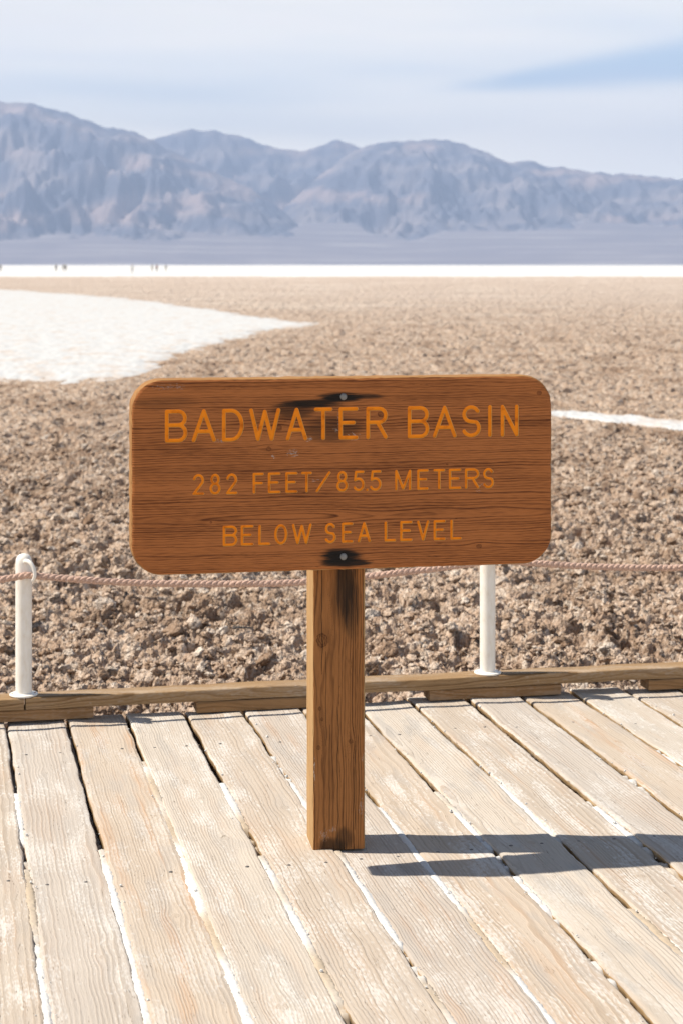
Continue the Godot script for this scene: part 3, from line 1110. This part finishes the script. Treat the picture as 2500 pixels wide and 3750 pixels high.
		rope_mesh.add_surface_from_arrays(Mesh.PRIMITIVE_TRIANGLES, tube_arrays(pts, rad, 7))
	var rope := put("rope", rope_mesh, rm, self, DECK_AT)
	rope.rotation.y = DECK_TURN
	tag(rope, "sagging pinkish tan twisted rope strung between the white posts", "rope")

const SIGN_AT := Vector3(-0.0161, 0, -5.0338)
const SIGN_TURN := 0.188496

func build_sign() -> void:
	var sign := holder("wooden_sign", SIGN_AT, SIGN_TURN)
	tag(sign, "brown stained wooden sign board with routed orange lettering on a square timber post", "sign")
	# post
	var post_p := {"light": Color(0.40, 0.168, 0.052), "dark": Color(0.085, 0.027, 0.007), "bands": 0.3, "fiber": 0.22, "sharp": 0.45, "splits": [[0.46, 0.78, 0.0245, 0.0014], [0.70, 0.98, 0.036, 0.0009], [0.85, 1.24, 0.067, 0.0013], [0.3, 0.66, 0.118, 0.001], [0.95, 1.2, 0.112, 0.0009], [0.9, 1.2, 0.045, 0.0009]], "spacing": 0.0078, "pith_c": 0.035, "pith_d": 0.02, "slope": 0.006, "wander": 0.012, "contrast": 1.1, "crack": 0.9, "blotch": 0.2,
		"knots": [Vector3(0.682, 0.025, 0.022), Vector3(0.864, 0.019, 0.006), Vector3(0.892, 0.025, 0.006), Vector3(0.967, 0.0155, 0.007), Vector3(0.953, 0.102, 0.008)],
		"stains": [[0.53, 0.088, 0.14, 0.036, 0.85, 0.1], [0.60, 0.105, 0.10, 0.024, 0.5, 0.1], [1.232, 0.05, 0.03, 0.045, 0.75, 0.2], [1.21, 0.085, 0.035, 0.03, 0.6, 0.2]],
		"marks": [[1.2, 0.03, 0.02, 0.016, 0.4], [1.185, 0.055, 0.012, 0.012, 0.35], [1.13, 0.13, 0.03, 0.008, 0.4], [1.03, 0.004, 0.05, 0.004, 0.9], [1.0, 0.135, 0.012, 0.005, 0.5]]}
	var post_m := wood_material(wood(150, 1240, 0.14, 1.24, post_p, 401), 0.16, 0.7)
	var side_p := post_p.duplicate()
	side_p.merge({"splits": [], "contrast": 0.8, "light": Color(0.52, 0.33, 0.155), "dark": Color(0.33, 0.17, 0.06), "knots": [], "stains": [], "marks": [], "spacing": 0.007}, true)
	var side_m := wood_material(wood(100, 800, 0.14, 1.24, side_p, 405), 0.16, 0.8)
	var pm := ArrayMesh.new()
	var worn := nz(51, FastNoiseLite.TYPE_SIMPLEX_SMOOTH, 2)
	var hw := 0.07
	for face in 4:
		var v := PackedVector3Array()
		var uv := PackedVector2Array()
		var rows := 63
		var cols := 7
		var turn := face * PI * 0.5
		for i in rows:
			var y := 1.236 * i / (rows - 1)
			for j in cols:
				var s: float = [-1.0, -0.93, -0.6, 0.0, 0.6, 0.93, 1.0][j]
				var out := hw
				var x := s * hw
				if j == 0 or j == 6:
					var cut := 0.0022 + maxf(0.0, worn.get_noise_2d(y * 18.0, (face + (1 if j == 6 else 0)) % 4 * 9.0)) * 0.004
					x -= signf(s) * cut
					out -= cut
				else:
					out += worn.get_noise_2d(y * 6.0, s * 3.0 + face * 5.0) * 0.0006
				v.append(Vector3(x, y, out).rotated(Vector3.UP, turn))
				uv.append(Vector2((s + 1.0) * 0.5, 1.0 - y / 1.24))
		add_grid(pm, v, rows, cols, post_m if face == 0 else side_m, uv)
	var cap := PackedVector3Array([Vector3(-0.067, 1.236, 0.067), Vector3(0.067, 1.236, 0.067), Vector3(-0.067, 1.236, -0.067), Vector3(0.067, 1.236, -0.067)])
	add_grid(pm, cap, 2, 2, side_m, PackedVector2Array([Vector2(0, 0), Vector2(1, 0), Vector2(0, 0.1), Vector2(1, 0.1)]))
	put("post", pm, null, sign).rotation.y = -0.055

	# board
	var bw := 1.118
	var x0 := -0.559
	var y0 := 0.757
	var bh := 0.503
	var board_p := {"sideways": true, "light": Color(0.49, 0.172, 0.048), "dark": Color(0.12, 0.031, 0.0075), "bands": 0.3, "fiber": 0.3, "sharp": 0.4, "spacing": 0.0068, "pith_c": 0.36, "pith_d": 0.012, "slope": 0.006, "wander": 0.016, "contrast": 0.95, "crack": 0.75, "blotch": 0.3,
		"knots": [Vector3(1.083, 0.048, 0.008), Vector3(0.652, 0.098, 0.011), Vector3(0.355, 0.183, 0.009), Vector3(0.917, 0.452, 0.009), Vector3(0.83, 0.232, 0.004), Vector3(0.205, 0.37, 0.004), Vector3(0.38, 0.13, 0.012)],
		"stains": [[0.545, 0.052, 0.07, 0.016, 1.0, 0.25], [0.47, 0.067, 0.10, 0.013, 0.97, 0.2], [0.42, 0.085, 0.07, 0.03, 0.7, 0.1], [0.52, 0.135, 0.10, 0.045, 0.62, 0.1], [0.545, 0.468, 0.065, 0.024, 1.0, 0.25], [0.56, 0.485, 0.075, 0.014, 0.95, 0.3], [0.08, 0.06, 0.10, 0.02, 0.3, 0.1], [0.62, 0.05, 0.05, 0.008, 0.8, 0.2]],
		"marks": [[0.543, 0.105, 0.008, 0.025, 0.5], [0.535, 0.135, 0.012, 0.012, 0.35], [0.365, 0.205, 0.008, 0.006, 1.0], [0.42, 0.195, 0.02, 0.012, 0.5], [0.46, 0.16, 0.012, 0.008, 0.6], [0.925, 0.29, 0.009, 0.005, 0.9], [0.915, 0.305, 0.01, 0.008, 0.25], [0.58, 0.155, 0.02, 0.012, 0.6], [0.23, 0.16, 0.02, 0.006, 0.4], [0.48, 0.268, 0.02, 0.006, 0.3], [0.10, 0.02, 0.05, 0.01, 0.3]]}
	var board_m := wood_material(wood(1300, 585, bh, bw, board_p, 411), 0.10, 0.62)
	var rim_p := {"sideways": true, "light": Color(0.44, 0.235, 0.088), "dark": Color(0.23, 0.095, 0.03), "spacing": 0.005, "pith_c": 0.0, "pith_d": 0.05, "contrast": 0.7, "crack": 0.9, "wander": 0.01}
	var rim_m := wood_material(wood(900, 100, 0.1, bw, rim_p, 415), 0.2, 0.85)
	var K := 4000.0   # quarter millimetres for the 2D clipping
	var rr := 0.080
	var inset := 0.009
	var strokes := []     # polygon, bounding box
	var letters := []
	var rows := [
		[1.097, 1.1825, 0.0106, [["B", -0.4732, -0.4148], ["A", -0.4042, -0.3406], ["D", -0.3258, -0.2686], ["W", -0.2549, -0.1728], ["A", -0.159, -0.1019], ["T", -0.0848, -0.0352], ["E", -0.0195, 0.0327], ["R", 0.0529, 0.1111], ["B", 0.1642, 0.2229], ["A", 0.2318, 0.2971], ["S", 0.3103, 0.3634], ["I", 0.3822, 0.3939], ["N", 0.4171, 0.4671]]],
		[0.9605, 1.0155, 0.0074, [["2", -0.402, -0.3709], ["8", -0.358, -0.3284], ["2", -0.3151, -0.285], ["F", -0.2457, -0.2158], ["E", -0.2059, -0.1724], ["E", -0.1601, -0.1274], ["T", -0.1185, -0.0891], ["/", -0.0802, -0.0402], ["8", -0.0255, 0.0053], ["5", 0.0178, 0.0499], [".", 0.0522, 0.0606], ["5", 0.0617, 0.095], ["M", 0.1303, 0.1746], ["E", 0.1897, 0.2214], ["T", 0.2334, 0.2659], ["E", 0.2753, 0.3099], ["R", 0.3193, 0.3591], ["S", 0.3681, 0.3994]]],
		[0.8265, 0.8805, 0.0076, [["B", -0.3239, -0.2847], ["E", -0.277, -0.2426], ["L", -0.2312, -0.199], ["O", -0.1894, -0.154], ["W", -0.1428, -0.0899], ["S", -0.0569, -0.0262], ["E", -0.0119, 0.0193], ["A", 0.03, 0.0663], ["L", 0.1019, 0.1334], ["E", 0.1438, 0.1777], ["V", 0.1893, 0.2229], ["E", 0.2338, 0.2675], ["L", 0.2795, 0.3115]]],
	]
	for r in rows:
		for g in r[3]:
			var sw: float = r[2]
			var lo := Vector2(g[1] + sw * 0.5, r[0] + sw * 0.5)
			var hi := Vector2(g[2] - sw * 0.5, r[1] - sw * 0.5)
			if g[0] == "." :
				hi.y = lo.y
			var polys := []
			for s in glyph(g[0]):
				var line := PackedVector2Array()
				for q in s:
					line.append(Vector2(lerpf(lo.x, hi.x, q.x), lerpf(lo.y, hi.y, q.y)) * K)
				for poly in Geometry2D.offset_polyline(line, sw * 0.5 * K, Geometry2D.JOIN_ROUND, Geometry2D.END_ROUND):
					if not Geometry2D.is_polygon_clockwise(poly):
						polys.append(poly)
						strokes.append([poly, bounds(poly)])
			letters.append([g[0], polys])
	# front face, cut round the router strokes
	var front := SurfaceTool.new()
	front.begin(Mesh.PRIMITIVE_TRIANGLES)
	var inner := rounded_box(x0 + inset, y0 + inset, bw - 2 * inset, bh - 2 * inset, rr - inset, 10)
	var inner_k := PackedVector2Array()
	for q in inner:
		inner_k.append(q * K)
	var cell := 0.012
	var zf := 0.15
	for cy in int(ceil(bh / cell)):
		for cx in int(ceil(bw / cell)):
			var box := Rect2((x0 + cx * cell) * K, (y0 + cy * cell) * K, cell * K, cell * K)
			var pieces := [PackedVector2Array([box.position, box.position + Vector2(box.size.x, 0), box.end, box.position + Vector2(0, box.size.y)])]
			if cx < 9 or cy < 9 or cx > int(bw / cell) - 9 or cy > int(bh / cell) - 9:
				pieces = Geometry2D.intersect_polygons(pieces[0], inner_k)
			for s in strokes:
				if not box.intersects(s[1]):
					continue
				var next := []
				for p in pieces:
					for q in Geometry2D.clip_polygons(p, s[0]):
						next.append(q)
				pieces = next
			for p in pieces:
				var tri := Geometry2D.triangulate_polygon(p)
				for i in range(0, tri.size(), 3):
					for e in facing(p, tri, i):
						var q: Vector2 = p[e] / K
						front.set_normal(Vector3(0, 0, 1))
						front.set_uv(Vector2((q.x - x0) / bw, 1.0 - (q.y - y0) / bh))
						front.add_vertex(Vector3(q.x, q.y, zf))
	var board_mesh := front.commit()
	board_mesh.surface_set_material(0, board_m)
	# rounded rim, edge and back
	var ring := 40
	var thick := 0.078
	var prof := [[inset, 0.0], [inset * 0.62, 0.0007], [inset * 0.29, 0.0026], [inset * 0.08, 0.0056], [0.0, inset], [0.0, thick * 0.5], [0.0, thick - inset], [inset * 0.29, thick - 0.0026], [inset, thick]]
	var rows_v := []
	var rv := PackedVector3Array()
	var ru := PackedVector2Array()
	var count := 0
	var rough := nz(61, FastNoiseLite.TYPE_SIMPLEX_SMOOTH, 2)
	for pr in prof:
		var loop := rounded_box(x0 + pr[0], y0 + pr[0], bw - 2 * pr[0], bh - 2 * pr[0], rr - pr[0], 10)
		loop.append(loop[0])
		count = loop.size()
		for i in count:
			var q := loop[i]
			var jag := 0.0
			if pr[1] > 0.0 and pr[1] < thick:
				jag = rough.get_noise_2d(q.y * 120.0 + q.x * 30.0, pr[1] * 150.0) * 0.0022
			var away := (q - Vector2(x0 + bw / 2, y0 + bh / 2)).normalized()
			rv.append(Vector3(q.x + away.x * jag, q.y + away.y * jag, zf - pr[1]))
			ru.append(Vector2((q.x - x0) / bw + pr[1] * 0.3, 1.0 - (q.y - y0) / bh) if pr[1] < 0.004 else Vector2((q.x - x0) / bw, (q.y - y0) * 4.0 + pr[1] * 9.0))
	# the first rows carry the stained face, the rest the weathered edge
	var a := PackedVector3Array(); var au := PackedVector2Array()
	var b := PackedVector3Array(); var bu := PackedVector2Array()
	for k in prof.size():
		for i in count:
			if k <= 2:
				a.append(rv[k * count + i]); au.append(ru[k * count + i])
			if k >= 2:
				b.append(rv[k * count + i])
				var q := rv[k * count + i]
				bu.append(Vector2((q.x - x0) / bw, (q.y - y0) * 3.0 + q.z * 8.0))
	add_grid(board_mesh, a, 3, count, board_m, au, PackedColorArray(), false)
	add_grid(board_mesh, b, prof.size() - 2, count, rim_m, bu, PackedColorArray(), false)
	var back := SurfaceTool.new()
	back.begin(Mesh.PRIMITIVE_TRIANGLES)
	var bt := Geometry2D.triangulate_polygon(inner)
	for i in range(0, bt.size(), 3):
		var f := facing(inner, bt, i)
		for e in [f[0], f[2], f[1]]:
			var q := inner[e]
			back.set_normal(Vector3(0, 0, -1))
			back.set_uv(Vector2((q.x - x0) / bw, (q.y - y0) / 0.2))
			back.add_vertex(Vector3(q.x, q.y, zf - thick))
	back.commit(board_mesh)
	board_mesh.surface_set_material(board_mesh.get_surface_count() - 1, rim_m)
	var board := put("board", board_mesh, null, sign)
	# letters: painted floor of each routed groove with its walls
	var paint := plain(Color(0.88, 0.27, 0.006), 0.55, 0.3)
	var pn := NoiseTexture2D.new()
	pn.width = 512
	pn.height = 512
	pn.seamless = true
	pn.noise = nz(73, FastNoiseLite.TYPE_SIMPLEX_SMOOTH, 4)
	pn.noise.frequency = 0.012
	var ramp := Gradient.new()
	ramp.set_color(0, Color(0.80, 0.72, 0.6))
	ramp.set_color(1, Color(1, 1, 1))
	ramp.add_point(0.4, Color(0.97, 0.95, 0.9))
	pn.color_ramp = ramp
	paint.albedo_texture = pn
	paint.uv1_triplanar = true
	paint.uv1_scale = Vector3(4, 4, 4)
	var wall := plain(Color(0.66, 0.36, 0.10), 0.8, 0.2)
	var depth := 0.0035
	for l in letters:
		var fl := SurfaceTool.new()
		fl.begin(Mesh.PRIMITIVE_TRIANGLES)
		var wl := SurfaceTool.new()
		wl.begin(Mesh.PRIMITIVE_TRIANGLES)
		var polys: Array = l[1]
		for i in polys.size():
			var pieces := [polys[i]]
			for j in i:
				var next := []
				for p in pieces:
					for q in Geometry2D.clip_polygons(p, polys[j]):
						if not Geometry2D.is_polygon_clockwise(q):
							next.append(q)
				pieces = next
			for p in pieces:
				var tri := Geometry2D.triangulate_polygon(p)
				for t in range(0, tri.size(), 3):
					for e in facing(p, tri, t):
						fl.set_normal(Vector3(0, 0, 1))
						fl.add_vertex(Vector3(p[e].x / K, p[e].y / K, zf - depth))
			var loop: PackedVector2Array = polys[i].duplicate()
			loop.append(loop[0])
			var lines := [loop]
			for j in polys.size():
				if j == i:
					continue
				var next := []
				for p in lines:
					for q in Geometry2D.clip_polyline_with_polygon(p, polys[j]):
						next.append(q)
				lines = next
			for p in lines:
				for k in p.size() - 1:
					var s: Vector2 = p[k] / K
					var e: Vector2 = p[k + 1] / K
					var inw := Vector2(-(e - s).y, (e - s).x).normalized() * 0.0006
					wl.set_normal(Vector3(inw.x, inw.y, 0.0012).normalized())
					var s1 := Vector3(s.x, s.y, zf + 0.0001)
					var e1 := Vector3(e.x, e.y, zf + 0.0001)
					var s2 := Vector3(s.x + inw.x, s.y + inw.y, zf - depth)
					var e2 := Vector3(e.x + inw.x, e.y + inw.y, zf - depth)
					for q in [s1, s2, e2, s1, e2, e1]:
						wl.add_vertex(q)
		var lm := fl.commit()
		wl.commit(lm)
		lm.surface_set_material(0, paint)
		lm.surface_set_material(1, wall)
		put("letter", lm, null, board)
	# bolts
	var steel := plain(Color(0.20, 0.195, 0.19), 0.6, 0.5)
	steel.metallic = 0.4
	var bolt := lathe([Vector2(0, 0.0048), Vector2(0.003, 0.0047), Vector2(0.006, 0.0041), Vector2(0.0082, 0.0028), Vector2(0.0092, 0.001), Vector2(0.0092, -0.002)], 24)
	for y in [1.2098, 0.7915]:
		var o := put("bolt", bolt, steel, board, Vector3(-0.007, y, zf))
		o.rotation.x = PI / 2

func bounds(p: PackedVector2Array) -> Rect2:
	var r := Rect2(p[0], Vector2.ZERO)
	for q in p:
		r = r.expand(q)
	return r.grow(1.0)

# triangle corners in the order that faces +z (clockwise as seen from there)
func facing(p: PackedVector2Array, tri: PackedInt32Array, i: int) -> Array:
	var a := p[tri[i]]
	var b := p[tri[i + 1]]
	var c := p[tri[i + 2]]
	if (b - a).cross(c - a) > 0.0:
		return [tri[i], tri[i + 2], tri[i + 1]]
	return [tri[i], tri[i + 1], tri[i + 2]]

func rounded_box(x: float, y: float, w: float, h: float, r: float, n: int) -> PackedVector2Array:
	var o := PackedVector2Array()
	for k in 4:
		var cx: float = x + (w - r if k in [0, 3] else r)
		var cy: float = y + (h - r if k in [0, 1] else r)
		for i in n + 1:
			var a := PI * 0.5 * (k + float(i) / n)
			o.append(Vector2(cx + r * cos(a), cy + r * sin(a)))
		# points along the straight edge that follows
		var nx := Vector2(x + (w - r if (k + 1) % 4 in [0, 3] else r), y + (h - r if (k + 1) % 4 in [0, 1] else r)) + Vector2(cos(PI * 0.5 * (k + 1)), sin(PI * 0.5 * (k + 1))) * r
		var last := o[-1]
		var m := int(last.distance_to(nx) / 0.012)
		for i in range(1, m):
			o.append(last.lerp(nx, float(i) / m))
	return o

func build_people() -> void:
	var mats := plain(Color(1, 1, 1), 0.9, 0.2)
	mats.vertex_color_use_as_albedo = true
	var bones := [Vector2i(0, 1), Vector2i(1, 2), Vector2i(2, 3), Vector2i(4, 5), Vector2i(2, 6), Vector2i(6, 7), Vector2i(7, 8), Vector2i(2, 9), Vector2i(9, 10), Vector2i(10, 11), Vector2i(0, 12), Vector2i(12, 13), Vector2i(13, 14), Vector2i(14, 15), Vector2i(0, 16), Vector2i(16, 17), Vector2i(17, 18), Vector2i(18, 19)]
	var people := [
		[-82.4, -452.0, 0.3, 0.1, Color(0.05, 0.05, 0.06), Color(0.03, 0.035, 0.05), "person in dark jacket and trousers at the photo's left edge on the white salt"],
		[-69.4, -455.0, 0.0, -0.1, Color(0.05, 0.055, 0.06), Color(0.04, 0.04, 0.05), "person in dark clothes, leftmost of the three walking on the far white salt"],
		[-67.2, -452.0, 0.8, 0.14, Color(0.32, 0.31, 0.28), Color(0.16, 0.15, 0.14), "person in pale grey top between two darker walkers on the far salt"],
		[-66.2, -449.0, -0.4, 0.08, Color(0.045, 0.05, 0.04), Color(0.04, 0.04, 0.04), "person in dark clothes, rightmost of the three walking on the far white salt"],
		[-36.0, -322.0, 0.2, 0.05, Color(0.62, 0.62, 0.6), Color(0.5, 0.5, 0.48), "person in white clothes standing alone between the two far groups"],
		[-44.6, -441.0, 0.2, 0.12, Color(0.45, 0.43, 0.38), Color(0.3, 0.28, 0.25), "person in pale clothes left of the one in dark red on the salt"],
		[-43.4, -440.0, -0.2, -0.12, Color(0.16, 0.045, 0.04), Color(0.03, 0.03, 0.035), "person in dark red top and dark trousers on the far white salt"],
		[-40.9, -436.0, 0.5, 0.1, Color(0.40, 0.40, 0.37), Color(0.42, 0.41, 0.38), "person in pale clothes right of the one in dark red on the salt"],
	]
	for i in people.size():
		var q: Array = people[i]
		var s: float = q[3]
		var joints := [
			Vector4(0, 0.93, 0, 0.145), Vector4(0, 1.15, 0.01, 0.125), Vector4(0, 1.40, 0, 0.12), Vector4(0, 1.50, 0.01, 0.055), Vector4(0, 1.60, 0.02, 0.095), Vector4(0, 1.67, 0.015, 0.098),
			Vector4(-0.19, 1.38, 0, 0.06), Vector4(-0.24, 1.12, -s * 0.5, 0.045), Vector4(-0.23, 0.88, s * 0.6, 0.036),
			Vector4(0.19, 1.38, 0, 0.06), Vector4(0.24, 1.12, s * 0.5, 0.045), Vector4(0.23, 0.88, -s * 0.3, 0.036),
			Vector4(-0.095, 0.86, 0, 0.092), Vector4(-0.10, 0.48, s * 0.8, 0.062), Vector4(-0.10, 0.075, s * 1.3, 0.042), Vector4(-0.11, 0.045, s * 1.3 + 0.14, 0.036),
			Vector4(0.095, 0.86, 0, 0.092), Vector4(0.10, 0.48, -s * 0.5, 0.062), Vector4(0.10, 0.075, -s * 1.3, 0.042), Vector4(0.11, 0.045, -s * 1.3 + 0.14, 0.036)]
		var top: Color = q[4]
		var low: Color = q[5]
		var mesh := person_mesh(joints, bones, 0.04, func(p: Vector3): return (Color(0.06, 0.04, 0.03) if p.y > 1.68 or p.z < 0.0 else Color(0.42, 0.27, 0.2)) if p.y > 1.49 else (Color(0.42, 0.27, 0.2) if absf(p.x) > 0.17 and p.y < 0.98 and p.y > 0.8 else (top if p.y > 0.92 else (low if p.y > 0.08 else Color(0.05, 0.04, 0.04)))))
		var o := put("person" if i == 0 else "person_%03d" % i, mesh, mats, self, Vector3(q[0], GROUND_Y + 0.055 + g_tone.get_noise_2d(q[0] * 0.05, -q[1] * 0.02) * 0.02, q[1]))
		o.rotation.y = q[2]
		tag(o, q[6], "person", "people walking on the far salt flat")

func build_twigs() -> void:
	var dark := plain(Color(0.05, 0.048, 0.05), 0.6, 0.4)
	var bleached := plain(Color(0.42, 0.31, 0.2), 0.9)
	var specs := [
		[Vector3(-0.47, 0, -9.0), [Vector3(-0.055, 0.05, 0), Vector3(0.0, 0.058, 0.01), Vector3(0.05, 0.053, 0.0)], 0.006, dark, "thin dark stick lying on the clods just left of the sign post"],
		[Vector3(-2.1, 0, -13.2), [Vector3(-0.11, -0.01, 0.05), Vector3(-0.06, 0.075, 0.02), Vector3(0.0, 0.085, 0.0), Vector3(0.15, 0.06, -0.02)], 0.008, bleached, "bent tan twig on the mud, left of the sign's upper half"],
	]
	for i in specs.size():
		var s: Array = specs[i]
		var c := Curve3D.new()
		for p in s[1]:
			c.add_point(p)
		var pts := PackedVector3Array()
		var rad := PackedFloat32Array()
		var fz := nz(90 + i)
		for k in 15:
			var t := k / 14.0
			pts.append(c.sample_baked(c.get_baked_length() * t) + Vector3(0, fz.get_noise_2d(t * 5.0, 0) * 0.004, fz.get_noise_2d(t * 5.0, 9) * 0.006))
			rad.append(s[2] * (1.0 - 0.5 * t) * (1.0 + fz.get_noise_2d(t * 14.0, 4) * 0.2))
		var at: Vector3 = s[0]
		at.y = GROUND_Y + ground_h(at.x, -at.z) - 0.03
		tag(put("twig" if i == 0 else "twig_%03d" % i, tube(pts, rad, 7), s[3], self, at), s[4], "twig", "twigs lying on the mud")
